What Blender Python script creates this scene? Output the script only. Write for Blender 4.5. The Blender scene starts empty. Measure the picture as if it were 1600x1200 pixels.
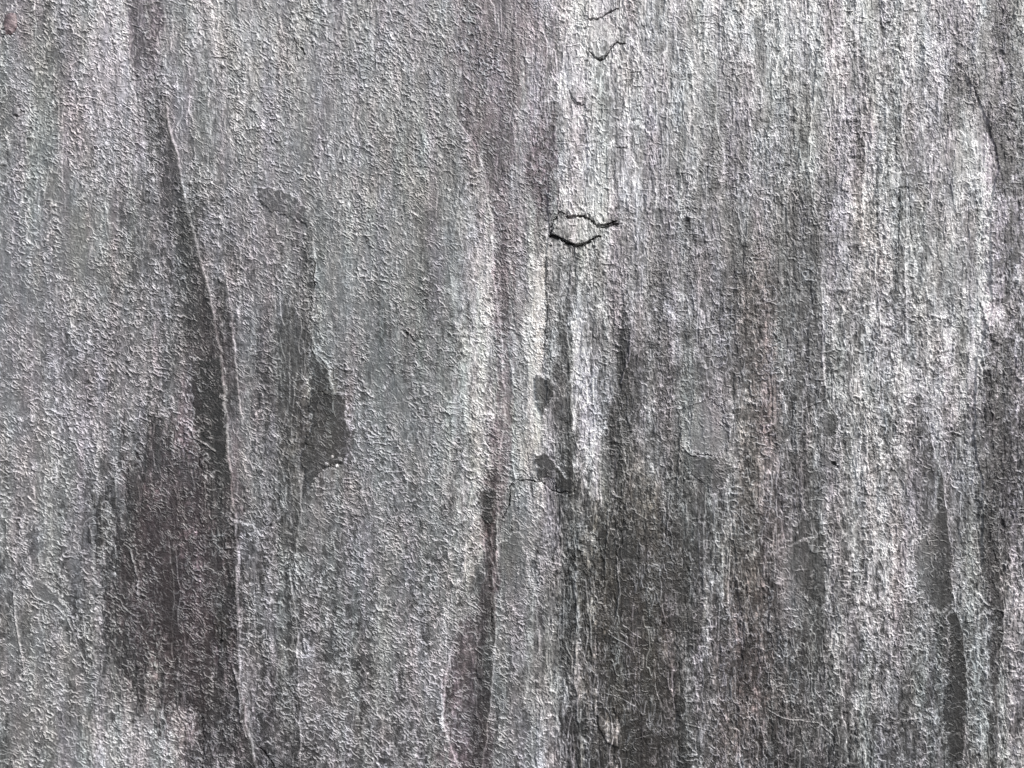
import bpy, math
import numpy as np

# ------------------------------------------------------------------ scene, camera, light
S = bpy.context.scene
U = 0.0005            # metres per photo pixel: the stone face seen is 0.8 m x 0.6 m
CX, CZ = 800.0, 600.0

cam_d = bpy.data.cameras.new('camera')
cam = bpy.data.objects.new('camera', cam_d)
S.collection.objects.link(cam)
cam_d.sensor_width = 36.0
cam_d.lens = 30.0
DIST = 0.8 * cam_d.lens / 36.0
cam.location = (0, -DIST, 0)
cam.rotation_euler = (math.radians(90), 0, 0)
cam_d.clip_start = 0.01
cam_d.clip_end = 100
S.camera = cam

SUN_EL, SUN_AZ = 44.0, 50.0      # azimuth from the camera side (-Y) towards -X
w = bpy.data.worlds.new('World')
S.world = w
w.use_nodes = True
wn = w.node_tree
bg = wn.nodes['Background']
sky = wn.nodes.new('ShaderNodeTexSky')
sky.sky_type = 'NISHITA'
sky.sun_disc = False
sky.sun_elevation = math.radians(SUN_EL)
sky.dust_density = 3.0
sky.air_density = 1.0
# direction to the sun
az = math.radians(SUN_AZ)
sd = (math.sin(az) * math.cos(math.radians(SUN_EL)), -math.cos(az) * math.cos(math.radians(SUN_EL)), math.sin(math.radians(SUN_EL)))
sky.sun_rotation = math.atan2(sd[0], sd[1])
hs = wn.nodes.new('ShaderNodeHueSaturation')
hs.inputs['Saturation'].default_value = 0.35
wn.links.new(sky.outputs[0], hs.inputs['Color'])
wn.links.new(hs.outputs[0], bg.inputs['Color'])
bg.inputs['Strength'].default_value = 0.15

sun_d = bpy.data.lights.new('sun', 'SUN')
sun_d.energy = 3.2
sun_d.angle = math.radians(20)
sun_d.color = (1.0, 0.97, 0.93)
sun = bpy.data.objects.new('sun', sun_d)
S.collection.objects.link(sun)
import mathutils
sun.rotation_euler = mathutils.Vector(sd).to_track_quat('Z', 'Y').to_euler()
sun.location = (sd[0] * 3, sd[1] * 3, sd[2] * 3)

S.view_settings.view_transform = 'Standard'
S.view_settings.look = 'None'
S.view_settings.gamma = 1.0
S.view_settings.use_curve_mapping = False
S.view_settings.exposure = .80
S.cycles.max_bounces = 4

# ------------------------------------------------------------------ noise
F = np.float32
TAB = np.random.RandomState(7).rand(8, 512, 512).astype(F)

def vn(x, y, s=0):
    """smooth value noise, -1..1"""
    x = x + 37.3 * s + 1000.0; y = y + 91.7 * s + 1000.0
    xi = np.floor(x).astype(np.int32); yi = np.floor(y).astype(np.int32)
    fx = (x - xi).astype(F); fy = (y - yi).astype(F)
    fx = fx * fx * (3 - 2 * fx); fy = fy * fy * (3 - 2 * fy)
    T = TAB[s % 8]
    x0 = xi & 511; x1 = (xi + 1) & 511; y0 = yi & 511; y1 = (yi + 1) & 511
    a = T[y0, x0]; b = T[y0, x1]; c = T[y1, x0]; d = T[y1, x1]
    t = a + (b - a) * fx
    u = c + (d - c) * fx
    return (t + (u - t) * fy) * 2 - 1

def fbm(x, y, s=0, n=4, g=0.5):
    r = 0; a = 1.0; tot = 0
    for k in range(n):
        r = r + a * vn(x * 2 ** k, y * 2 ** k, s + k); tot += a; a *= g
    return r / tot

def sm(a, b, x):
    t = np.clip((x - a) / (b - a), 0, 1)
    return t * t * (3 - 2 * t)

def cells(x, y, s=0):
    """worley: F1, F2, cell id randoms, offset to the cell centre"""
    x = x + 500.0 + 13.7 * s; y = y + 500.0 + 7.9 * s
    xi = np.floor(x).astype(np.int32); yi = np.floor(y).astype(np.int32)
    f1 = np.full(x.shape, 9, F); f2 = np.full(x.shape, 9, F)
    r1 = np.zeros(x.shape, F); r2 = np.zeros(x.shape, F); r3 = np.zeros(x.shape, F)
    dx1 = np.zeros(x.shape, F); dy1 = np.zeros(x.shape, F)
    A, B, Cc, D, E = TAB[s % 8], TAB[(s + 1) % 8], TAB[(s + 2) % 8], TAB[(s + 3) % 8], TAB[(s + 4) % 8]
    for j in (-1, 0, 1):
        for i in (-1, 0, 1):
            gx = xi + i; gy = yi + j
            kx = gx & 511; ky = gy & 511
            dx = (x - gx - A[ky, kx]).astype(F); dy = (y - gy - B[ky, kx]).astype(F)
            d = dx * dx + dy * dy
            m = d < f1
            f2 = np.where(m, f1, np.minimum(f2, d))
            f1 = np.where(m, d, f1)
            r1 = np.where(m, Cc[ky, kx], r1); r2 = np.where(m, D[ky, kx], r2); r3 = np.where(m, E[ky, kx], r3)
            dx1 = np.where(m, dx, dx1); dy1 = np.where(m, dy, dy1)
    return np.sqrt(f1), np.sqrt(f2), r1, r2, r3, dx1, dy1

def poly_sd(x, y, P):
    """signed distance to a closed polygon, positive inside"""
    P = np.array(P, F); Q = np.roll(P, -1, 0)
    d = np.full(x.shape, 1e9, F); ins = np.zeros(x.shape, bool)
    for (ax, ay), (bx, by) in zip(P, Q):
        ex, ey = bx - ax, by - ay
        t = np.clip(((x - ax) * ex + (y - ay) * ey) / (ex * ex + ey * ey + 1e-6), 0, 1)
        d = np.minimum(d, (x - ax - t * ex) ** 2 + (y - ay - t * ey) ** 2)
        if ay != by:
            c = ((ay > y) != (by > y)) & (x < (bx - ax) * (y - ay) / (by - ay) + ax)
            ins ^= c
    return np.where(ins, np.sqrt(d), -np.sqrt(d))

def line_d(x, y, P):
    """distance to an open polyline"""
    d = np.full(x.shape, 1e9, F)
    for (ax, ay), (bx, by) in zip(P[:-1], P[1:]):
        ex, ey = bx - ax, by - ay
        t = np.clip(((x - ax) * ex + (y - ay) * ey) / (ex * ex + ey * ey + 1e-6), 0, 1)
        d = np.minimum(d, (x - ax - t * ex) ** 2 + (y - ay - t * ey) ** 2)
    return np.sqrt(d)

# ------------------------------------------------------------------ what the stone looks like where
# broad mineral tone of the stone with part of the top-to-bottom light painted in, one value each 100 px of the face (0..255 display grey)
TONE = np.array([
 [156,172,160,168,168,166,164,160,164,188,174,174,174,178,172,168],
 [150,162,156,160,162,160,158,154,164,172,162,158,162,170,156,160],
 [142,154,134,144,148,150,146,130,150,160,145,135,145,165,155,160],
 [140,140,120,130,125,135,140,140,145,150,130,125,130,150,150,155],
 [130,130,115,120,125,135,125,150,140,130,120,115,125,140,145,145],
 [125,125,115,115,115,130,120,150,140,125,115,115,120,135,145,125],
 [132,130,116,114,112,120,120,138,135,118,110,114,120,130,135,122],
 [125,115,105,115,110,120,115,135,125,112,95,110,110,130,130,120],
 [120,105,100,110,105,115,115,120,115,100,95,110,105,130,120,115],
 [115,100,95,100,110,105,115,115,105,95,95,105,95,120,115,115],
 [115,105,95,100,105,105,115,115,115,95,95,100,88,115,105,115],
 [110,125,115,100,100,105,100,110,120,95,95,100,80,100,95,115]], F)
ROWF = np.array([148,144,140,136,132,129,126,124,122,120,119,118], F)   # share of the top-to-bottom falloff left to the light; the rest stays painted

def grid_at(G, x, y):
    u = np.clip(x / 100 - 0.5, 0, G.shape[1] - 1.001); v = np.clip(y / 100 - 0.5, 0, G.shape[0] - 1.001)
    i = np.floor(u).astype(int); j = np.floor(v).astype(int)
    fx = (u - i); fy = (v - j); fx = fx * fx * (3 - 2 * fx); fy = fy * fy * (3 - 2 * fy)
    return (G[j, i] * (1 - fx) + G[j, i + 1] * fx) * (1 - fy) + (G[j + 1, i] * (1 - fx) + G[j + 1, i + 1] * fx) * fy

# ledges: polyline x(y), height step to the right of the line, fade-in / fade-out y
LEDGES = [
 ([(240,-200),(250,60),(262,180),(280,260),(298,350),(325,450),(345,550),(352,650),(362,760),(370,850),(372,960),(375,1060),(385,1130),(402,1200),(420,1500)], 4.8, 150, 2000),
 ([(352,420),(362,500),(368,560),(374,640),(380,700)], 2.5, 440, 660),
 ([(402,300),(430,293),(470,305),(486,335),(492,420),(488,520),(495,560),(514,580),(520,610)], 2.5, 380, 640),
 ([(690,150),(735,215),(757,270),(768,340),(770,420),(782,520),(788,640),(778,740),(770,800),(765,900),(715,980),(696,1060),(690,1120),(705,1170),(722,1210),(730,1500)], 3.6, 190, 2000, 0.0),
 ([(1060,760),(1062,690),(1072,632),(1078,600)], -2.6, 640, 715, 0.0),
 ([(775,700),(778,800),(772,900),(775,1000),(768,1080),(755,1200),(755,1400)], 3.0, 780, 2000),
 ([(860,250),(853,420),(851,520),(853,640)], -4.0, 290, 640),
 ([(880,480),(890,560),(893,700),(897,800),(902,1000),(906,1130),(912,1250)], 4.0, 500, 1600),
 ([(985,500),(975,580),(964,640),(961,760),(962,900),(963,980)], -1.8, 520, 960),
 ([(965,640),(975,700),(985,760),(992,800),(1012,812)], 2.5, 640, 806),
 ([(1255,60),(1268,180),(1262,260),(1280,360),(1285,480),(1285,560),(1290,625),(1310,655),(1306,690),(1298,720)], 3.4, 120, 712),
 ([(1440,600),(1456,690),(1476,760),(1486,850),(1492,950),(1508,1000),(1513,1100),(1506,1190),(1500,1300)], 5.5, 660, 1800),
 ([(1340,100),(1352,250),(1345,420),(1350,700)], 2.0, 60, 400),
 ([(1410,180),(1418,300),(1412,420),(1420,560)], 2.2, 160, 560),
 ([(1500,100),(1545,190),(1560,260),(1545,360),(1548,480),(1525,560),(1520,680),(1535,760)], -4.0, 120, 900),
 ([(1565,700),(1560,850),(1570,950),(1562,1100),(1560,1300)], 3.5, 760, 1700),
 ([(198,-50),(200,30),(202,110),(210,160)], -2.2, -60, 110),
 ([(1115,80),(1120,180),(1130,240),(1125,330)], 2.0, 130, 300),
 ([(1140,760),(1150,900),(1165,1010),(1150,1120),(1160,1250)], -2.6, 800, 1500),
 ([(470,800),(455,900),(465,1000),(470,1150)], 1.8, 760, 1200),
]
# hollows / raised plates: polygon, height, albedo factor, roughness of the texture inside (0 = smooth)
PLATES = [
 ([(490,612),(538,615),(545,660),(550,700),(535,722),(500,738),(488,765),(478,760),(480,735),(470,720),(480,690),(487,650)], -5.0, .35, .3),
 ([(488,548),(500,560),(513,575),(520,610),(492,612),(486,580)], -3.5, .62, .45),
 ([(836,592),(860,588),(862,615),(855,638),(846,646),(838,622)], -6.0, .30, .36),
 ([(833,706),(858,712),(880,738),(900,760),(888,772),(862,752),(842,748)], -5.5, .32, .36),
 ([(404,292),(450,300),(482,330),(486,352),(455,340),(425,330),(400,310)], -3.0, .75, .9),
 ([(412,830),(352,808),(362,812),(366,832),(346,838)], -3.0, .6, .2),
 ([(1220,1118),(1275,1125),(1300,1145),(1306,1190),(1310,1260),(1180,1260),(1200,1180)], -4.5, .55, .5),
 ([(1478,960),(1494,952),(1508,1000),(1512,1100),(1505,1192),(1480,1190),(1474,1100),(1482,1030)], -1.5, .58, .42),
 ([(1425,860),(1480,780),(1490,940),(1470,960),(1440,940)], -.5, .85, .5),
 ([(1062,700),(1095,712),(1124,716),(1150,730),(1120,770),(1085,745),(1068,730)], -3.2, .62, .6),
 ([(1285,640),(1308,648),(1306,680),(1288,690)], -2.6, .88, .7),
 ([(1285,700),(1312,712),(1308,735),(1285,728)], -3.0, .82, .6),
 ([(905,780),(960,800),(1010,812),(1075,850),(1088,900),(1070,960),(1052,1000),(1085,1050),(1070,1130),(1060,1300),(925,1300),(912,1100),(905,1000),(900,880)], -2.6, .34, .6),
 ([(205,660),(300,700),(355,770),(368,900),(370,1100),(385,1300),(320,1300),(316,1130),(270,1100),(200,1050),(152,1000),(158,880),(172,780)], -2.6, .52, .85),
 ([(296,560),(346,560),(352,650),(362,760),(340,760),(308,690)], -1.2, .55, .75),
 ([(180,1040),(250,1060),(310,1110),(318,1300),(200,1300),(150,1120)], 2.6, 1.06, 1.7),
 ([(45,915),(60,905),(90,925),(110,960),(85,940),(60,935)], -2.6, .9, .15),
 ([(800,756),(850,752),(872,768),(896,790),(902,860),(890,990),(830,960),(790,920),(780,860),(790,800)], 1.8, 1.08, .8),
 ([(780,850),(812,830),(826,900),(815,960),(785,940)], -1.4, .92, .3),
 ([(745,770),(775,765),(770,810),(752,818)], -2.0, .6, .6),
 ([(1215,860),(1290,830),(1290,950),(1240,1010),(1200,960)], -1.2, .82, .9),
 ([(1520,420),(1600,400),(1700,500),(1700,900),(1560,800),(1520,600)], -2.0, .80, 1.0),
 ([(540,1160),(590,1170),(590,1230),(545,1230)], -1.6, .75, 1.0),
 ([(440,1010),(560,1060),(560,1180),(470,1160)], -1.4, .84, 1.0),
 ([(0,95),(22,130),(30,190),(8,215),(-30,200),(-30,90)], -2.0, .8, .6),
 ([(1066,648),(1075,636),(1105,620),(1130,640),(1140,690),(1126,712),(1098,713),(1080,706),(1066,690)], 3.0, 1.08, .75),
 ([(1180,20),(1200,70),(1195,140),(1180,110)], -1.2, .9, .9),
]
# mineral stains: ellipse centre, radii, tint rgb, strength  (soft, streaked edges)
STAINS = [
 (850, 250, 20, 80, (1.05,.97,1.0), 1, .72), (850, 60, 20, 120, (1.08,.95,1.0), 1, .92),
 (850, 260, 22, 70, (1.14,.92,1.0), 1, .84), (765, 795, 14, 55, (1.12,.92,.94), 1, .50), (770, 900, 8, 90, (1.1,.93,.95), 1, .6),
 (228, 50, 26, 120, (1.08,.94,1.02), 1, .74), (270, 880, 85, 190, (1.14,.94,.97), 1, .90), (1190, 760, 60, 360, (1.13,.97,.93), 1, .86), (1170, 1080, 70, 160, (1.14,.96,.92), 1, .72),
 (985, 930, 60, 190, (1.12,1.0,.87), 1, .86), (560, 410, 70, 110, (.92,1.0,1.05), 1, 1.03), (30, 310, 60, 160, (.94,1.01,1.03), 1, 1.02), (650, 720, 110, 260, (.95,1.01,.99), 1, .97),
 (820, 840, 34, 80, (.90,1.0,1.05), 1, 1.06), (410, 600, 40, 160, (.94,1.0,1.05), 1, 1.0), (1120, 900, 70, 300, (.95,1.02,.98), 1, 1.0), (1060, 330, 90, 200, (1.0,.99,1.04), 1, .98),
 (922, 110, 50, 130, (1.04,1.01,.98), 1, 1.12), (915, 265, 48, 90, (1.04,1.01,.98), 1, 1.08), (920, 310, 42, 34, (1.06,1.0,.95), 1, 1.20), (945, 60, 28, 36, (1.02,1.01,.98), 1, 1.30), (1440, 230, 26, 130, (.98,.98,1.06), 1, .98),
 (738, 460, 28, 240, (1.03,1.01,.97), 1, 1.3), (720, 860, 22, 100, (1.03,1.01,.97), 1, 1.12), (838, 520, 16, 190, (1.04,1.0,.95), 1, 1.5), (912, 640, 26, 120, (1.0,.99,1.03), 1, 1.32), (895, 520, 12, 70, (1.0,1.0,1.02), 1, 1.25),
 (1355, 620, 60, 380, (1.03,1.0,1.0), 1, 1.02), (1370, 330, 40, 160, (1.03,1.01,.97), 1, 1.08), (1530, 300, 40, 190, (1.02,1.0,1.0), 1, 1.06), (1548, 500, 28, 60, (1.02,1.0,1.0), 1, 1.7), (1480, 540, 20, 50, (1.02,1.0,1.0), 1, 1.4), (1400, 920, 60, 140, (1.02,1.0,1.01), 1, 1.18),
 (30, 20, 50, 40, (1.06,.96,1.02), 1, .90), (160, 100, 40, 130, (1.0,.99,1.02), 1, 1.2), (515, 640, 30, 60, (1.04,1.0,.95), 1, .95), (345, 985, 14, 26, (1.2,1.0,.72), 1, .55),
 (1580, 300, 30, 220, (1.02,.97,1.03), 1, .85), (1560, 860, 14, 240, (1.1,.93,.95), 1, .74), (1500, 90, 34, 90, (.98,.99,1.02), 1, .78), (800, 860, 12, 40, (1,.95,.9), 1, .8), (490, 1120, 90, 90, (1.02,.98,.98), 1, .84),
 (455, 640, 34, 130, (1.03,1.0,.95), 1, .84), (1000, 400, 70, 120, (1.0,.99,1.02), 1, .92), (640, 420, 60, 180, (.99,1.0,.99), 1, .94), (975, 700, 22, 180, (1.0,1.0,.97), 1, .55), (1000, 560, 60, 120, (1,1,1), 1, .93), (325, 560, 26, 150, (1.1,.97,.98), 1, .6), (300, 420, 16, 110, (1.0,1.0,.98), 1, .6), (450, 640, 40, 150, (1.0,1.0,.97), 1, .8), (1240, 560, 24, 200, (1,1,1), 1, .75), (1280, 900, 30, 150, (1,1,1), 1, .8), (890, 640, 5, 130, (1.0,1.0,1.0), 1, .6),
]
# open cracks: polyline, half width, depth
BANDS = [
 ([(765,-100,60),(770,60,56),(775,200,44),(782,300,17),(785,450,14),(790,600,14),(778,740,17),(764,810,18),(772,880,8),(768,920,9),(742,980,22),(722,1060,30),(728,1140,34),(735,1300,34)], (1.11,.94,.99), .70),
 ([(700,940,6),(692,1000,8),(690,1100,6),(700,1200,6)], (1,1,1), 1.5),
 ([(722,210,10),(745,260,8),(757,340,10),(757,440,14),(756,600,16),(752,700,12),(748,860,12),(720,930,8)], (1.03,1.01,.97), 1.2),
 ([(845,430,9),(842,520,10),(835,600,8),(828,690,12)], (1.04,1.01,.95), 1.35),
 ([(884,500,4),(890,600,5),(892,700,5),(897,760,5),(900,900,5)], (1,1,1), .55),
 ([(908,500,6),(912,600,12),(918,700,14),(925,780,10)], (1,.99,1.03), 1.5),
 ([(970,560,8),(968,640,12),(970,760,14),(975,860,20)], (1,1,.97), .45),
 ([(1010,700,20),(1040,820,30),(1060,900,26)], (1.02,1,.98), .86),
 ([(1262,700,10),(1275,900,14),(1270,1080,20)], (1,1,1), .72),
 ([(1555,-50,20),(1575,120,24),(1580,300,26),(1565,450,24),(1560,650,30),(1575,850,26)], (1.02,.98,1.02), .62),
 ([(330,560,30),(310,700,60),(270,850,90),(280,1000,90),(340,1200,60)], (1.09,.97,.99), .92),
 ([(980,780,50),(985,900,80),(990,1050,70),(990,1250,70)], (1.10,1.01,.88), .88),
 ([(1180,420,26),(1190,700,30),(1170,900,36),(1150,1200,50)], (1.08,.99,.93), .88),
 ([(500,620,50),(500,730,40)], (1.07,1.0,.95), .95),
 ([(1548,260,14),(1552,330,18),(1545,400,12),(1548,480,18),(1530,560,14),(1500,640,18)], (1.02,1,1), 1.8),
 ([(1350,240,10),(1350,340,16),(1375,420,20),(1365,600,24),(1340,760,26),(1400,900,30)], (1.03,1,.99), 1.1),
]
CRACKS = [
 ([(874,330),(883,336),(886,340),(911,338),(926,347),(932,354),(940,352),(962,346)], 1.2, 12),
 ([(932,355),(945,356),(956,352),(964,350)], 1.1, 9),
 ([(874,332),(864,348),(859,368)], .7, 7),
 ([(858,369),(870,372),(886,380),(902,385),(914,382),(926,374),(936,371)], 1.6, 13),
 ([(920,30),(930,30),(940,27),(950,20),(965,15)], .9, 8),
 ([(922,80),(930,92),(936,95),(945,90),(955,78),(963,67),(976,69)], .9, 8),
 ([(985,113),(993,112),(1000,113),(1005,124)], 0.60, 4),
 ([(892,152),(898,163),(911,165)], 0.42, 3),
 ([(963,232),(978,230),(980,214)], 0.42, 3),
 ([(845,330),(846,310),(842,295)], 0.42, 3),
 ([(798,756),(797,780),(793,795),(785,812)], .6, 6),
 ([(798,756),(808,750),(826,751),(846,752),(862,765),(876,770),(884,768)], .55, 6),
 ([(853,410),(852,440),(856,480),(852,530),(851,560)], .5, 4),
 ([(768,950),(770,985)], .6, 4), ([(1404,292),(1420,293),(1422,330),(1424,375)], .5, 3), ([(1404,295),(1404,350),(1402,400)], .4, 3),
 ([(345,980),(348,1000),(344,1005)], 1.2, 7), ([(492,410),(490,450)], .8, 6), ([(315,1115),(318,1160),(318,1200)], .7, 4),
 ([(400,1165),(415,1180),(430,1200)], 1.5, 8), ([(311,690),(313,730)], .7, 4), ([(1090,712),(1110,712)], 1.0, 6), ([(460,60),(466,70)], 1.2, 6),
 ([(636,520),(650,534)], 1.0, 4), ([(1300,722),(1310,730)], 1.3, 8), ([(475,85),(468,70)], 1, 4), ([(845,120),(843,170),(848,190)], 0.36, 2), ([(960,250),(962,340)], 0.42, 2),
]
# fine raised veins
VEINS = [
 ([(296,668),(305,685),(320,695),(336,706)], 1.2, 3), ([(45,918),(60,935),(85,945),(106,965),(115,990)], .9, 2.2),
 ([(488,528),(488,548),(500,560),(508,568)], 1.1, 3.5), ([(985,520),(982,560),(968,600)], 1.2, 3), ([(960,790),(948,840),(946,900)], 1.0, 3.5),
 ([(965,870),(966,930),(963,960)], 1.0, 3.5), ([(1280,60),(1275,120),(1265,210)], 1.0, 3), ([(1255,640),(1290,622)], 1.2, 3), ([(950,990),(975,1005),(1000,1020)], .8, 1.0),
 ([(972,975),(990,990),(1000,995)], .8, 1.0), ([(900,880),(902,960),(900,1000),(898,1060),(904,1130)], 1.8, 4), ([(930,1080),(960,1085),(990,1100)], .7, .8), ([(1200,1110),(1222,1120),(1275,1126),(1300,1148)], .9, 1.6),
 ([(1060,760),(1062,690),(1072,632)], 1.1, 3), ([(1062,695),(1080,712),(1098,716)], 1.2, 3), ([(205,860),(216,900),(218,930)], 1.2, 3), ([(22,920),(30,1000),(40,1060)], 1.2, 3), ([(365,1040),(372,1080),(375,1120),(385,1150)], 1.4, 3.4),
 ([(1070,1130),(1095,1138),(1110,1142)], .8, 1.5),
]

def surface(x, y):
    """height (px towards the camera) and mineral colour, painted light included, of the cleft stone face at photo pixel x, y"""
    sh = x.shape
    x = x.astype(F); y = y.astype(F)
    # edges wander: jagged warp
    jx = 7 * fbm(x / 38, y / 30, 1, 4, .6); jy = 8 * fbm(x / 30, y / 38, 2, 4, .6)
    wx = x + jx * .55; wy = y + jy * .55
    # colour first
    sx = x + 22 * fbm(x / 60, y / 200, 3, 4, .6); sy = y + 60 * fbm(x / 14, y / 90, 4, 3, .6)
    tone = grid_at(TONE, sx, sy) / np.interp(sy.ravel(), np.arange(12) * 100 + 50, ROWF).reshape(sh)
    Lf = 2.2 * np.log(tone).astype(F)                          # log of the mineral tone with painted light falloff; broken into ragged patches below
    col = np.ones(sh + (3,), F)
    h = np.zeros(sh, F)
    rough = np.ones(sh, F); plain = np.zeros(sh, F); edge = np.zeros(sh, F)

    # zone weights for the kind of texture
    right = sm(780, 900, sx)                                   # the right half is striated and flaky
    band = np.exp(-((sx - np.interp(y.ravel(), [0, 300, 600, 900, 1200], [735, 738, 742, 728, 690]).reshape(sh)) / 30) ** 2) * sm(190, 300, y) * (1 - sm(900, 1010, y))
    pit = np.maximum(band, np.exp(-((sx - 1370) / 75) ** 2) * .8)
    pit = np.maximum(pit, sm(1500, 1580, sx) * .75)
    pit = np.maximum(pit, .7 * np.exp(-((sx - 1195) / 55) ** 2) * sm(500, 700, y))
    pit = np.maximum(pit, .6 * np.exp(-((sx - 430) / 60) ** 2) * sm(400, 600, y))
    pit = np.maximum(pit, .55 * sm(.1, .6, fbm(x / 60, y / 220, 5, 3)))
    calm = sm(.0, .5, fbm(x / 90, y / 210, 6, 3)) * .5         # smoother areas
    purple = np.exp(-((sx - 765) / 36) ** 2) * (1 - sm(240, 330, y)) + np.exp(-((sx - 742) / 28) ** 2) * sm(960, 1010, y)
    calm = np.clip(calm + .5 * purple + .45 * np.exp(-(((sx - 930) / 45) ** 2)) * (1 - sm(300, 340, y)), 0, .8)

    for P, dh, fac, rg in PLATES:
        dh = -dh * .8
        xs = [p[0] for p in P]; ys = [p[1] for p in P]
        big = (max(xs) - min(xs)) > 120
        k = 1.0 if big else .42
        b = (x > min(xs) - 60) & (x < max(xs) + 60) & (y > min(ys) - 60) & (y < max(ys) + 60)
        if not b.any(): continue
        X, Y = x[b], y[b]
        e = (70 * fbm(X / 34, Y / 90, 9, 5, .65) + 60 * fbm(X / 8, Y / 60, 19, 3, .6) + 14 * vn(X / 3, Y / 6, 2)) if big else (9 * fbm(X / 10, Y / 10, 9, 4, .7))
        d = poly_sd(X + jx[b] * k, Y + jy[b] * k, P) + e
        m = sm(-.8, 1.2, d)
        mc = sm(-5, 6, d) if big else sm(-1, 1.6, d)
        h[b] += dh * (m if not big else sm(-6, 10, d) * .6 + m * .4 * sm(-.1, .4, fbm(X / 30, Y / 40, 8, 3)))
        if big: Lf[b] += math.log(fac) * mc
        else:
            col[b] *= (1 + (fac * (.72 if fac < .8 else 1) - 1) * mc)[:, None]
            plain[b] = np.maximum(plain[b], mc); Lf[b] *= 1 - mc
        if not big: edge[b] = np.maximum(edge[b], .8 * np.exp(-((d + .6) / 1.1) ** 2) * sm(-.5, .3, vn(X / 14, Y / 14, 7)))
        if not big: col[b] *= (1 + .3 * np.exp(-((d + .8) / 1.3) ** 2) * sm(-.6, .3, vn(X / 14, Y / 14, 7)))[:, None]
        rough[b] *= 1 + (rg - 1) * (m if not big else mc)

    for cx, cy, rx, ry, tint, st, fac in STAINS:
        b = (abs(x - cx) < rx * 2.2 + 30) & (abs(y - cy) < ry * 1.6 + 30)
        if not b.any(): continue
        X, Y = x[b], y[b]
        X2 = X + rx * .9 * fbm(X / 17, Y / 70, 12, 4, .6) + jx[b] * .6
        Y2 = Y + ry * .7 * fbm(X / 9, Y / 90, 13, 3, .6)
        d = 1 - np.sqrt(((X2 - cx) / rx) ** 2 + ((Y2 - cy) / ry) ** 2)
        m = sm(-.35, .35, d) * st
        Lf[b] += math.log(fac) * m * 1.25
        f = 1 + (np.array(tint, F)[None] - 1) * (.7 if fac < 1 and cx < 860 else .35) * m[:, None]
        col[b] *= f

    for P, tint, fac in BANDS:
        xs = [p[0] for p in P]; ys = [p[1] for p in P]; wm = max(p[2] for p in P)
        b = (x > min(xs) - 3 * wm - 20) & (x < max(xs) + 3 * wm + 20) & (y > min(ys) - 80) & (y < max(ys) + 80)
        if not b.any(): continue
        X, Y = x[b], y[b]
        cx_ = np.interp(Y, ys, xs); cw = np.interp(Y, ys, [p[2] for p in P])
        X2 = X + jx[b] * .6 + (4 + .35 * cw) * (fbm(X / 11, Y / 50, 52, 4, .6) * 1.6 + vn(X / 3.5, Y / 12, 5) * .5)
        m = sm(1.35, .65, np.abs(X2 - cx_) / cw) * sm(min(ys) - 60, min(ys) + 30, Y + 60 * fbm(X / 8, Y / 60, 53, 3)) * sm(max(ys) + 60, max(ys) - 30, Y + 60 * fbm(X / 8, Y / 60, 54, 3))
        Lf[b] += math.log(fac) * m * 1.1
        col[b] *= 1 + (np.array(tint, F)[None] - 1) * .85 * m[:, None]

    # --- ledges
    for P, dh, y0, y1, *dk in LEDGES:
        dk = dk[0] if dk else (.5 if dh > 0 else .22)
        ys = np.array([p[1] for p in P], F); xs = np.array([p[0] for p in P], F)
        b = (y > y0 - 30) & (y < y1 + 30) & (x > xs.min() - 90) & (x < xs.max() + 90)
        if not b.any(): continue
        X, Y = x[b], y[b]
        ex = np.interp(Y, ys, xs) + 5 * fbm(Y / 30, X * 0, 14, 4, .6) + jx[b] * .35
        d = X - ex
        fade = sm(y0 - 30, y0 + 30, Y) * (1 - sm(y1 - 20, y1 + 20, Y))
        s = 1 if dh > 0 else -1
        a = abs(dh) * 1.0
        dd = d * s                                             # >0 on the high side
        step = sm(-1.0, .9, dd)
        edge[b] = np.maximum(edge[b], (.95 if a > 5 else .55 if s > 0 else .25) * fade * np.exp(-((dd - .3 + 1.2 * vn(X / 4, Y / 5, 4)) / (.9 + .5 * vn(X / 9, Y / 11, 3))) ** 2) * sm(-.5, .4, fbm(X / 12, Y / 16, 6, 3) * 1.6 + (.35 if a > 5 else 0)))
        # high side is highest at its lip and falls back slowly; low side is deepest at the foot
        prof = a * (.62 * step * np.exp(-np.maximum(dd, 0) / 55) + .38 * (step - 1) * np.exp(np.minimum(dd, 0) / 26))
        h[b] -= prof * fade
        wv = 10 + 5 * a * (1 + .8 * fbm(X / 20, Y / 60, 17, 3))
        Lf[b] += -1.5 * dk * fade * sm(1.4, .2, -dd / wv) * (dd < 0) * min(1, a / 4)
        col[b] *= (1 + .9 * fade * np.exp(-((dd - .5) / 1.7) ** 2) * sm(-.9, .1, vn(X / 20, Y / 24, 6)))[:, None]  # ledge line brightened in the colour to read as a lit edge

    # --- terraces of cleavage: stacked thin layers with vertical run
    t1 = fbm(x / 42 + jx * .02, y / 190, 15, 5, .58) * 3.2
    f = np.floor(t1); fr = t1 - f
    terr = f + sm(.0, .10, fr) * .75 + fr * .25
    t2 = fbm(x / 15, y / 60, 16, 4, .6) * 2.6
    f2_ = np.floor(t2); fr2 = t2 - f2_
    terr2 = f2_ + sm(.0, .16, fr2) * .8 + fr2 * .2
    h += (terr * (.7 + .4 * right) + terr2 * (.30 + .50 * right * (1 - calm) + .4 * pit)) * np.clip(rough, .25, 1)

    # --- edges of broken thin layers: each contour of a streaked field is a tiny step with a pale worn lip and painted highlight
    lip = np.zeros(sh, F)
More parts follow.
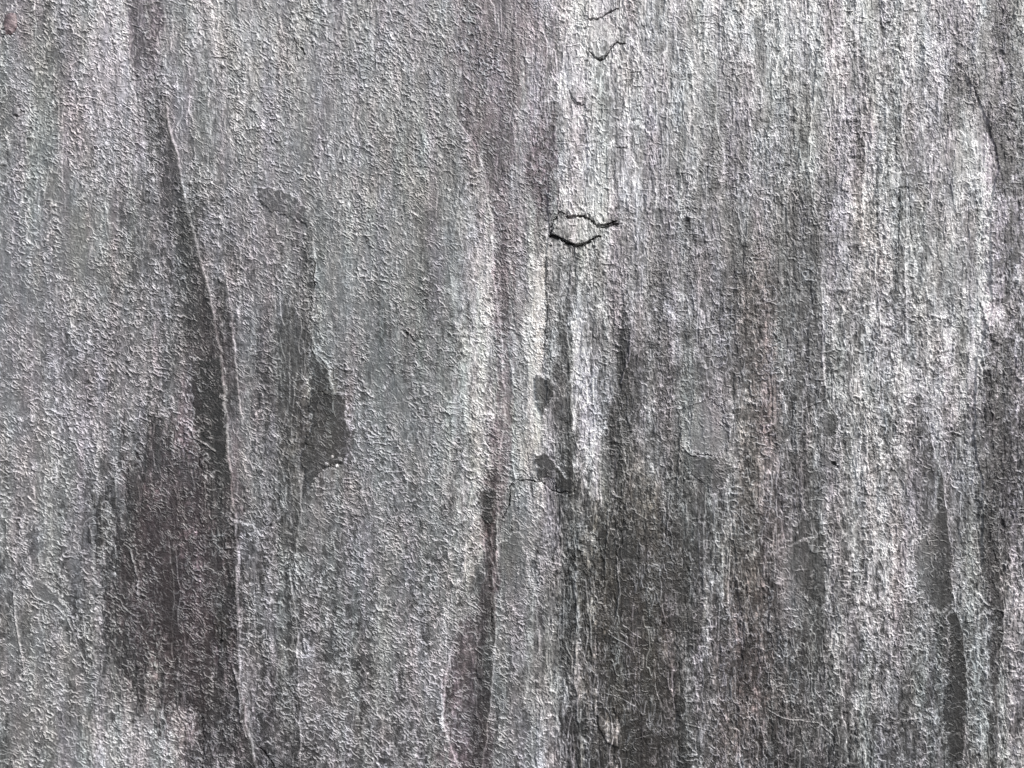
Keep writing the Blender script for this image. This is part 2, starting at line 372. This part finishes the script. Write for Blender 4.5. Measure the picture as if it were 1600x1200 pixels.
    for (lx, ly, kx, seed, amp_, gate_) in ((36, 150, 2.6, 60, 1.5, .55 + .45 * right), (15, 44, 2.2, 64, 1.2, .25 + .75 * right), (9, 20, 1.8, 68, .9, .15 + .6 * right + .3 * pit)):
        q = lambda xx, yy: fbm(xx / lx, yy / ly, seed, 4, .58) * kx
        t = q(x, y); gxq = q(x + 1, y) - t; gyq = q(x, y + 1) - t
        gm = np.sqrt(gxq ** 2 + gyq ** 2) + .004
        fr_ = t - np.floor(t)
        dpx = (fr_ - .5) / gm
        gt = gate_ * sm(-.25, .35, vn(x / (lx * 1.4), y / (ly * .8), seed + 3)) * (1 - plain)
        h += amp_ * gt * (sm(-.9, .9, dpx) - fr_) 
        lip = np.maximum(lip, gt * np.exp(-((dpx - .4) / 1.15) ** 2) * sm(-.8, .3, vn(x / 7, y / 9, seed + 1)))
    h += .7 * lip

    # --- diagonal scales, the commonest texture ("\" running down to the right)
    ang = math.radians(38) + .5 * fbm(x / 150, y / 150, 17, 2)
    ca, sa = np.cos(ang), np.sin(ang)
    gx, gy = x + 1.8 * vn(x / 6, y / 6, 1), y + 1.8 * vn(x / 6, y / 6, 2)
    # local rotation about lattice-free coordinates (small variation, so seams do not show)
    ca0, sa0 = math.cos(math.radians(38)), math.sin(math.radians(38))
    u = (gx * ca0 + gy * sa0); v = (-gx * sa0 + gy * ca0)
    v = v + 5 * fbm(x / 60, y / 60, 18, 2)
    F1, F2, r1, r2, r3, dx, dy = cells(u / 10.5, v / 4.4, 0)
    sc = (r1 - .5) * 1.6 + (dy * (1.2 + 2.0 * r2) + dx * (r3 - .5) * 1.6) * 1.5
    rid = 1 - np.abs(vn(u / 9.0, v / 3.4, 3)); rid2 = 1 - np.abs(vn(u / 4.8, v / 2.0, 4))
    rid3 = 1 - np.abs(vn(u / 5.4 + 9, v / 2.5 + 5, 6)); gate = sm(-.3, .5, vn(u / 12, v / 7, 2))
    rid4 = 1 - np.abs(vn(gx / 7.5, gy / 5.0, 7))
    diag = sc * .26 + 1.9 * rid ** 9 * sm(-.2, .5, vn(u / 9, v / 6, 5)) + 1.2 * rid2 ** 7 * sm(-.4, .5, vn(u / 7, v / 5, 3)) + 1.9 * rid3 ** 9 * gate + 1.3 * rid4 ** 10 * sm(-.3, .4, vn(x / 11, y / 9, 2))
    # --- upright, knobbly texture for the striated half
    gx2 = x + 1.5 * vn(x / 5, y / 7, 5); gy2 = y + 2.5 * vn(x / 6, y / 9, 6)
    F1b, F2b, q1, q2, q3, dxb, dyb = cells(gx2 / 6.0, gy2 / 10.5, 2)
    ridb = 1 - np.abs(vn(gx2 / 3.4, gy2 / 10.0, 5)); ridc = 1 - np.abs(vn((gx2 + .6 * gy2) / 6.5, (gy2 - .6 * gx2) / 4.0, 6))
    upr = ((q1 - .5) * 1.6 + dxb * (q2 - .5) * 2.4 + dyb * (q3 - .5) * 2.2) * .34 + 1.7 * ridb ** 8 + 1.6 * ridc ** 9 + 1.2 * rid4 ** 10
    wmix = np.clip(right * .78 + .25 * pit + .3 * vn(x / 45, y / 90, 7), 0, 1)
    # --- crinkles: thin raised wires of constant width, the torn edges of paper-thin scales
    def wires(fn, wd):
        n0_ = fn(x, y); g1 = fn(x + .7, y) - n0_; g2 = fn(x, y + .7) - n0_
        return np.exp(-(n0_ / (np.sqrt(g1 ** 2 + g2 ** 2) / .7 + .03) / wd) ** 2)
    vd = 5 * fbm(x / 60, y / 60, 18, 2); wq = 2.2 * vn(x / 5, y / 5, 1); wr = 2.2 * vn(x / 5, y / 5, 2)
    rot = lambda xx, yy, a, b, s_: vn(((xx + wq) * ca0 + (yy + wr) * sa0) / a, (-(xx + wq) * sa0 + (yy + wr) * ca0 + vd) / b, s_)
    wireA = wires(lambda xx, yy: rot(xx, yy, 9.5, 4.2, 21), .85) * sm(-.15, .35, vn(u / 8, v / 6, 24))
    wireB = wires(lambda xx, yy: rot(xx, yy, 6.0, 3.4, 22) + .15, .7) * sm(-.05, .4, vn(u / 6, v / 6, 26))
    wireC = wires(lambda xx, yy: vn((xx + wq) / 5.5, (yy + wr) / 12, 23), .8) * sm(-.1, .4, vn(x / 7, y / 13, 27))
    wireD = wires(lambda xx, yy: vn((xx + wq) / 10, (yy + wr) / 9, 28) - .1, .8) * sm(.0, .45, vn(x / 13, y / 12, 25))

    # --- pits with raised rims
    F1c, F2c, p1, p2, p3, dxc, dyc = cells((x + 3 * vn(x / 9, y / 9, 0)) / 10.5, (y + 3 * vn(x / 9, y / 9, 3)) / 13.5, 4)
    pits = -1.6 * sm(.42, .05, F1c) * (p1 > .35) + 1.9 * sm(.16, .0, F2c - F1c) * (p3 > .3) + (p2 - .5) * 1.5 + .6 * diag
    fine = vn(x / 2.1, y / 2.6, 2) * .42 + vn(x / 1.5, y / 1.5, 4) * .28
    wire = np.clip(np.maximum(np.maximum(wireA, .8 * wireB) * (1 - wmix), wireC * wmix) + .8 * wireD, 0, 1.2)
    amp = (1 - .65 * calm) * rough
    amp = amp * (.38 + .78 * sm(-.45, .45, fbm(x / 26, y / 50, 19, 4))) * (1 - .25 * sm(.2, .7, -Lf))
    g = (diag * (1 - wmix) + upr * wmix) * (1 - .45 * pit) + pits * pit
    # clumps: bigger lumps
    lump = fbm(x / 13, y / 17, 20, 3, .6) * 1.0 + np.maximum(vn(x / 13, y / 14, 21) - .5, 0) * 5
    wire = wire * np.clip(amp * 1.5, .22, 1.15)
    h += 2.2 * wire + g * amp * .48 + lump * amp * (.8 + .8 * pit) + fine * (.30 + .70 * np.clip(amp, 0, 1.4))
    # vertical striae
    st = vn(x / 2.4 + jx * .06, y / 46, 22) * .5 + vn(x / 5.5 + jx * .05, y / 90, 23) * .9
    h += st * (.22 + .42 * right) * (.5 + .5 * np.clip(rough, 0, 1))
    # crackle of thin raised lines, seen where the stone is smooth
    fl = cells((x + 3 * vn(x / 8, y / 8, 1)) / 12, (y + 3 * vn(x / 8, y / 8, 2)) / 13, 5)
    vein = sm(.10, .0, fl[1] - fl[0])
    smooth = np.clip(1.3 - rough, 0, 1)
    h += vein * 1.3 * (smooth * (rough < .7) * sm(-.3, .4, vn(x / 13, y / 13, 6)) + .20)
    # broad undulation
    h += 3 * fbm(x / 170, y / 420, 24, 3)

    for P, wd, dp in VEINS:
        xs = [p[0] for p in P]; ys = [p[1] for p in P]
        b = (x > min(xs) - 14) & (x < max(xs) + 14) & (y > min(ys) - 14) & (y < max(ys) + 14)
        if not b.any(): continue
        d = line_d(x[b] + jx[b] * .5 + 1.2 * vn(x[b] / 5, y[b] / 5, 3), y[b] + jy[b] * .5, P)
        m = np.exp(-(d / wd) ** 2)
        h[b] += dp * 1.0 * m
        edge[b] = np.maximum(edge[b], .7 * m * sm(-.6, .2, vn(x[b] / 6, y[b] / 7, 6)))
    for P, wd, dp in CRACKS:
        xs = [p[0] for p in P]; ys = [p[1] for p in P]
        b = (x > min(xs) - 14) & (x < max(xs) + 14) & (y > min(ys) - 14) & (y < max(ys) + 14)
        if not b.any(): continue
        X, Y = x[b], y[b]
        d = line_d(X + 1.6 * vn(X / 6, Y / 6, 3) + 1.6 * vn(X / 2.6, Y / 2.6, 1), Y + 1.6 * vn(X / 6, Y / 6, 4) + 1.3 * vn(X / 2.6, Y / 2.6, 2), P)
        wv = wd * (.75 + .7 * vn(X / 7, Y / 7, 5))
        m = sm(wv + .9, wv - .4, d)
        h[b] -= dp * m
        col[b] *= (1 - .45 * m)[:, None]

    # ragged patches of darker and paler layers, long in the run of the stone
    rag = 1.35 * (.50 * fbm(x / 24 + jx * .05, y / 120, 40, 4, .6) + .55 * fbm(x / 7.5 + jx * .04, y / 30 + jy * .05, 41, 3, .6) + .28 * vn(x / 2.8, y / 6.5, 3)
           + .22 * vn(gx / 5, gy / 4, 6))
    A = .30 + .26 * right + .30 * np.clip(pit, 0, 1) + .25 * sm(.15, .6, -Lf)
    A = (A + .22 * sm(.2, .7, np.abs(Lf)) + .10) * (1 - .4 * calm)
    A = A * (1 - .8 * plain)
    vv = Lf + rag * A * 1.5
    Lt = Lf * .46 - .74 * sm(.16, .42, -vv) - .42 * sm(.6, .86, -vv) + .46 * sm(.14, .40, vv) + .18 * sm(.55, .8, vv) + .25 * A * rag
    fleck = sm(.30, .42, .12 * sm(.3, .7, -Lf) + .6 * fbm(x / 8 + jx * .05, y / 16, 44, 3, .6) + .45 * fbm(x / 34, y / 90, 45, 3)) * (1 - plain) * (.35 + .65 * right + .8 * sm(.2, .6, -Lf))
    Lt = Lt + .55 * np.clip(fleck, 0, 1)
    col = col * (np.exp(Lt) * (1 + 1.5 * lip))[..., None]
    h += (.9 * sm(.14, .34, vv) - .0 * vv) * (1 - calm)

    # mineral variation: fine streaks, crests of the scales paled by abrasion and painted highlight, dark grains
    crest = np.where(wmix > .5, ridb ** 6 * .6 + ridc ** 6 * .7, rid ** 7 * .8 + rid3 ** 8 * .6 * gate + rid2 ** 6 * .35) + .6 * rid4 ** 8
    crest = np.clip(crest * amp * 1.25 - .12, 0, 1.1)
    streak = fbm(x / 5 + jx * .05, y / 120, 25, 4, .6)
    var = 1 + .20 * streak * (.35 + .65 * right) + .16 * fbm(x / 9, y / 14, 26, 3) + .10 * vn(x / 2, y / 3, 1)
    gold = fbm(x / 20, y / 60, 30, 4)
    colr = (.090 * var * (1 - .22 * pit * (p1 > .35) * sm(.35, .1, F1c)) * (1 - .38 * pit * sm(.46, .15, F1c) * (p1 > .45)) * (1 + .55 * pit * sm(.14, .0, F2c - F1c) * (p3 > .4)))[..., None] * col
    colr = colr * (1 + .8 * crest[..., None])
    worn_glint = np.clip(.62 * wire * (1 - .5 * sm(.5, 1.1, -Lf)) + .55 * np.clip(lip - .2, 0, 1) + .75 * edge, 0, .8)[..., None]  # pale wear plus highlights painted along wires, lips and edges
    colr = colr * (1 - worn_glint) + worn_glint * np.array([.42, .415, .415], F) * (.55 + .45 * np.exp(np.clip(Lf, -1, .4)))[..., None]
    hue2 = fbm(x / 26 + jx * .03, y / 210, 33, 4, .6); hue3 = fbm(x / 110, y / 160, 35, 3)
    colr[..., 0] *= 1.0 + .06 * gold + .05 * hue2; colr[..., 1] *= .996 - .045 * hue2 + .012 * hue3; colr[..., 2] *= 1.045 - .05 * gold + .03 * hue2 + .05 * hue3
    spk = sm(.55, .95, vn(x / 3.2, y / 3.2, 6)) * sm(-.2, .6, fbm(x / 40, y / 60, 31, 2))
    colr = colr * (1 + .45 * spk[..., None])
    return h.astype(F), np.clip(colr, .012, .46).astype(F)

# ------------------------------------------------------------------ material
def stone_material(name, bump=.25):
    m = bpy.data.materials.new(name); m.use_nodes = True
    nt = m.node_tree; n = nt.nodes; L = nt.links
    p = n['Principled BSDF']
    at = n.new('ShaderNodeAttribute'); at.attribute_name = 'mineral_and_light'
    tc = n.new('ShaderNodeTexCoord')
    nz = n.new('ShaderNodeTexNoise'); nz.inputs['Scale'].default_value = 900; nz.inputs['Detail'].default_value = 3
    L.new(tc.outputs['Object'], nz.inputs['Vector'])
    mr = n.new('ShaderNodeMapRange'); mr.inputs['From Min'].default_value = .3; mr.inputs['From Max'].default_value = .7
    mr.inputs['To Min'].default_value = .78; mr.inputs['To Max'].default_value = 1.22
    L.new(nz.outputs['Fac'], mr.inputs['Value'])
    mx = n.new('ShaderNodeVectorMath'); mx.operation = 'SCALE'
    L.new(at.outputs['Color'], mx.inputs[0]); L.new(mr.outputs[0], mx.inputs['Scale'])
    L.new(mx.outputs[0], p.inputs['Base Color'])
    n2 = n.new('ShaderNodeTexNoise'); n2.inputs['Scale'].default_value = 260; n2.inputs['Detail'].default_value = 4
    L.new(tc.outputs['Object'], n2.inputs['Vector'])
    r2 = n.new('ShaderNodeMapRange'); r2.inputs['From Min'].default_value = .3; r2.inputs['From Max'].default_value = .7
    r2.inputs['To Min'].default_value = .42; r2.inputs['To Max'].default_value = .64
    L.new(n2.outputs['Fac'], r2.inputs['Value']); L.new(r2.outputs[0], p.inputs['Roughness'])
    p.inputs['Specular IOR Level'].default_value = .6; p.inputs['Metallic'].default_value = .06
    bp = n.new('ShaderNodeBump'); bp.inputs['Strength'].default_value = bump; bp.inputs['Distance'].default_value = .0005
    n3 = n.new('ShaderNodeTexNoise'); n3.inputs['Scale'].default_value = 1500; n3.inputs['Detail'].default_value = 2
    L.new(tc.outputs['Object'], n3.inputs['Vector'])
    L.new(n3.outputs['Fac'], bp.inputs['Height']); L.new(bp.outputs[0], p.inputs['Normal'])
    return m

MAT = stone_material('cleft_slate')
HS = 0.68      # vertical exaggeration of the relief

def mesh_obj(name, co, faces_quads, col, parent, smooth=False):
    me = bpy.data.meshes.new(name)
    nv, nf = len(co), len(faces_quads)
    me.vertices.add(nv); me.loops.add(nf * 4); me.polygons.add(nf)
    me.vertices.foreach_set('co', np.ascontiguousarray(co, F).ravel())
    me.loops.foreach_set('vertex_index', np.ascontiguousarray(faces_quads, np.int32).ravel())
    me.polygons.foreach_set('loop_start', np.arange(0, nf * 4, 4, dtype=np.int32))
    me.polygons.foreach_set('loop_total', np.full(nf, 4, np.int32))
    me.update(calc_edges=True)
    a = me.attributes.new('mineral_and_light', 'FLOAT_COLOR', 'POINT')  # stone colour with light falloff and edge highlights painted in
    rgba = np.ones((nv, 4), F); rgba[:, :3] = col
    a.data.foreach_set('color', rgba.ravel())
    me.polygons.foreach_set('use_smooth', np.full(nf, smooth))
    me.materials.append(MAT)
    o = bpy.data.objects.new(name, me); S.collection.objects.link(o)
    if parent: o.parent = parent
    return o

def world(x, y, h):
    return np.stack([(x - CX) * U, -h * U * HS, -(y - CZ) * U], -1)

# ------------------------------------------------------------------ the slab
root = bpy.data.objects.new('slate_tile', None)
S.collection.objects.link(root)
root['label'] = 'rough grey cleft slate slab with vertical streaks, dark hollows and small black cracks'
root['category'] = 'stone slab'

def axis(lo, hi, step, outer):
    mid = np.arange(lo, hi + step, step)
    s = []; p = 0; d = step
    while p < outer:
        d = min(d * 1.03, 7); p += d; s.append(p)
    s = np.array(s)
    return np.concatenate([lo - s[::-1], mid, mid[-1] + s]).astype(F)

STEP = 1.0
ax = axis(-12, 1612, STEP, 420); ay = axis(-12, 1212, STEP, 420)
X, Y = np.meshgrid(ax, ay)
H, COL = surface(X, Y)
ny, nx = X.shape
front = world(X, Y, H).reshape(-1, 3)
back_y = 0.028
# rim and back of the slab
idx = np.arange(ny * nx).reshape(ny, nx)
q = np.stack([idx[:-1, :-1], idx[1:, :-1], idx[1:, 1:], idx[:-1, 1:]], -1).reshape(-1, 4)
ring = np.concatenate([idx[0, :-1], idx[:-1, -1], idx[-1, :0:-1], idx[:0:-1, 0]])
rb = front[ring].copy(); rb[:, 1] = back_y
co = np.concatenate([front, rb])
n0 = len(front); m_ = len(ring)
k = np.arange(m_)
side = np.stack([ring, ring[(k + 1) % m_], n0 + (k + 1) % m_, n0 + k], -1)
cc = np.concatenate([COL.reshape(-1, 3), np.repeat([[.1, .1, .1]], m_, 0)])
# back sheet: four corners
c0, c1, c2, c3 = n0, n0 + (nx - 1), n0 + (nx - 1) + (ny - 1), n0 + 2 * (nx - 1) + (ny - 1)
face = mesh_obj('slab_face', co, np.concatenate([q, side, [[c0, c1, c2, c3]]]), cc, root)

# ------------------------------------------------------------------ flakes standing proud of the face
def flake(P, lift, thick, curl=(0, 0, 0), tone=1.0, tint=(1, 1, 1), rough=.6, name='stone_flake', label=None, dome=0, step=.9, jag=1.9):
    """thin plate of the same stone. curl = (direction x, direction y, px) raises the side it points to"""
    xs = [p[0] for p in P]; ys = [p[1] for p in P]
    gx, gy = np.meshgrid(np.arange(min(xs) - 3, max(xs) + 3, step), np.arange(min(ys) - 3, max(ys) + 3, step))
    gx = gx.astype(F); gy = gy.astype(F)
    d = poly_sd(gx + jag * fbm(gx / 7, gy / 7, 3, 3, .6), gy + jag * fbm(gx / 7, gy / 7, 4, 3, .6), P)
    h, c = surface(gx, gy)
    base = np.median(h[d > 0])
    h = base + np.clip(h - base, -3.5, 3.5) * rough
    cx, cy = np.mean(xs), np.mean(ys); r = max(max(xs) - min(xs), max(ys) - min(ys)) / 2
    t = ((gx - cx) * curl[0] + (gy - cy) * curl[1]) / r
    top = h + lift + curl[2] * (t * .5 + .5) ** 2 * (1 if curl[2] else 0)
    if dome: top = top + dome * np.clip(1 - (1 - np.clip(d, 0, None) / (r * .6)) ** 2, 0, 1) * (d > 0)
    top = top - 1.0 * np.exp(-np.clip(d, 0, 9) / 1.2)
    inside = (d > 0)
    cellm = inside[:-1, :-1] & inside[1:, :-1] & inside[1:, 1:] & inside[:-1, 1:]
    ny, nx = gx.shape
    used = np.zeros((ny, nx), bool)
    used[:-1, :-1] |= cellm; used[1:, :-1] |= cellm; used[1:, 1:] |= cellm; used[:-1, 1:] |= cellm
    nid = -np.ones((ny, nx), int); nid[used] = np.arange(used.sum()); N = int(used.sum())
    a, b, c2, d2 = nid[:-1, :-1][cellm], nid[1:, :-1][cellm], nid[1:, 1:][cellm], nid[:-1, 1:][cellm]
    topq = np.stack([a, b, c2, d2], -1)
    botq = topq[:, ::-1] + N
    e = np.concatenate([topq[:, [0, 1]], topq[:, [1, 2]], topq[:, [2, 3]], topq[:, [3, 0]]])
    key = e[:, 0] * 10 ** 7 + e[:, 1]; rev = e[:, 1] * 10 ** 7 + e[:, 0]
    be = e[~np.isin(key, rev)]
    sideq = np.stack([be[:, 1], be[:, 0], be[:, 0] + N, be[:, 1] + N], -1)
    tp = world(gx[used], gy[used], top[used]); bt = world(gx[used], gy[used], (top - thick)[used])
    bright = (c * tone * np.array(tint, F))[used]
    o = mesh_obj(name, np.concatenate([tp, bt]), np.concatenate([topq, botq, sideq]), np.clip(np.concatenate([bright, bright * .9]), .01, .7), root)
    if label: o['label'] = label
    return o

flake([(862,366),(866,352),(875,342),(886,343),(910,341),(924,350),(934,360),(936,369),(926,372),(914,380),(902,383),(888,378),(872,370)], 3.5, 3.0, (0, 1, 5), 1.0, rough=.55, label='lifted grey flake framed by two black cracks')
flake([(921,34),(930,32),(944,28),(952,30),(962,44),(964,62),(955,72),(945,86),(936,92),(928,88),(921,74),(918,52)], 1.2, 2.0, (0, 1, 2), .8, rough=.4, label='smooth pale flake near the top of the slab')
flake([(886,112),(900,105),(912,108),(914,130),(913,158),(904,162),(894,152),(884,130)], 1.0, 1.8, (0, 1, 1.5), 1.05, rough=.7, label='small pale flake below the larger one')
flake([(1530,470),(1548,472),(1572,492),(1576,512),(1562,520),(1566,540),(1548,532),(1538,500)], 2.8, 2.5, (1, 0, 1), 1.35, rough=.7, label='chalky white flake at the right')
flake([(1472,515),(1486,510),(1490,526),(1484,545),(1474,550),(1470,532)], 2.6, 2.5, (0, 1, 1), 1.1, rough=.5)
flake([(933,1112),(946,1124),(962,1130),(972,1150),(970,1168),(950,1160),(936,1140)], 3.2, 2.6, (1, 1, 2), 2.3, rough=.8, label='whitish flake in the dark hollow')
flake([(1350,880),(1362,876),(1368,890),(1362,900),(1352,896)], 2.6, 2.4, (0, 1, 1), 1.5, rough=.5)
flake([(835,1182),(850,1168),(864,1178),(868,1200),(842,1205)], 3, 2.6, (0, -1, 2), 1.5, rough=.8)
flake([(745,1046),(752,1042),(756,1052),(753,1062),(746,1058)], 3, 2.6, (0, 1, 1), 1.6, rough=.4)
flake([(1313,285),(1324,280),(1330,290),(1326,300),(1315,298)], 2.6, 2.4, (0, 1, 1), 1.0, (1.0, 1, .97), .7)
flake([(1455,660),(1466,650),(1480,664),(1474,690),(1462,684)], 2, 2.2, (1, 0, 1), 1.1, rough=.9)
flake([(800,470),(812,462),(820,490),(818,530),(806,520)], 1.5, 2, (-1, 0, 1), 1.1, rough=.9)
flake([(8,26),(18,20),(27,24),(28,40),(22,54),(10,56),(6,42)], 1.5, 4, (0, 0, 0), .55, (1.22, .95, .95), .25, 'stone_nodule', 'rounded purplish brown nodule in the corner', dome=6)
flake([(20,168),(30,166),(35,174),(32,182),(22,182)], 1.5, 4, (0, 0, 0), 1.0, (1, 1, 1), .3, 'stone_nodule', dome=4)
for cx, cy, r in ((520, 713, 3.4), (532, 717, 4.2), (511, 725, 3.8), (527, 727, 3.4)):
    flake([(cx - r, cy - r * .4), (cx, cy - r), (cx + r, cy - r * .2), (cx + r * .6, cy + r), (cx - r * .6, cy + r * .8)], 2.0, 4, (0, 0, 0), 5.5, (1, 1, 1), .2, 'stone_crumb', dome=0, step=.6, jag=1.2)
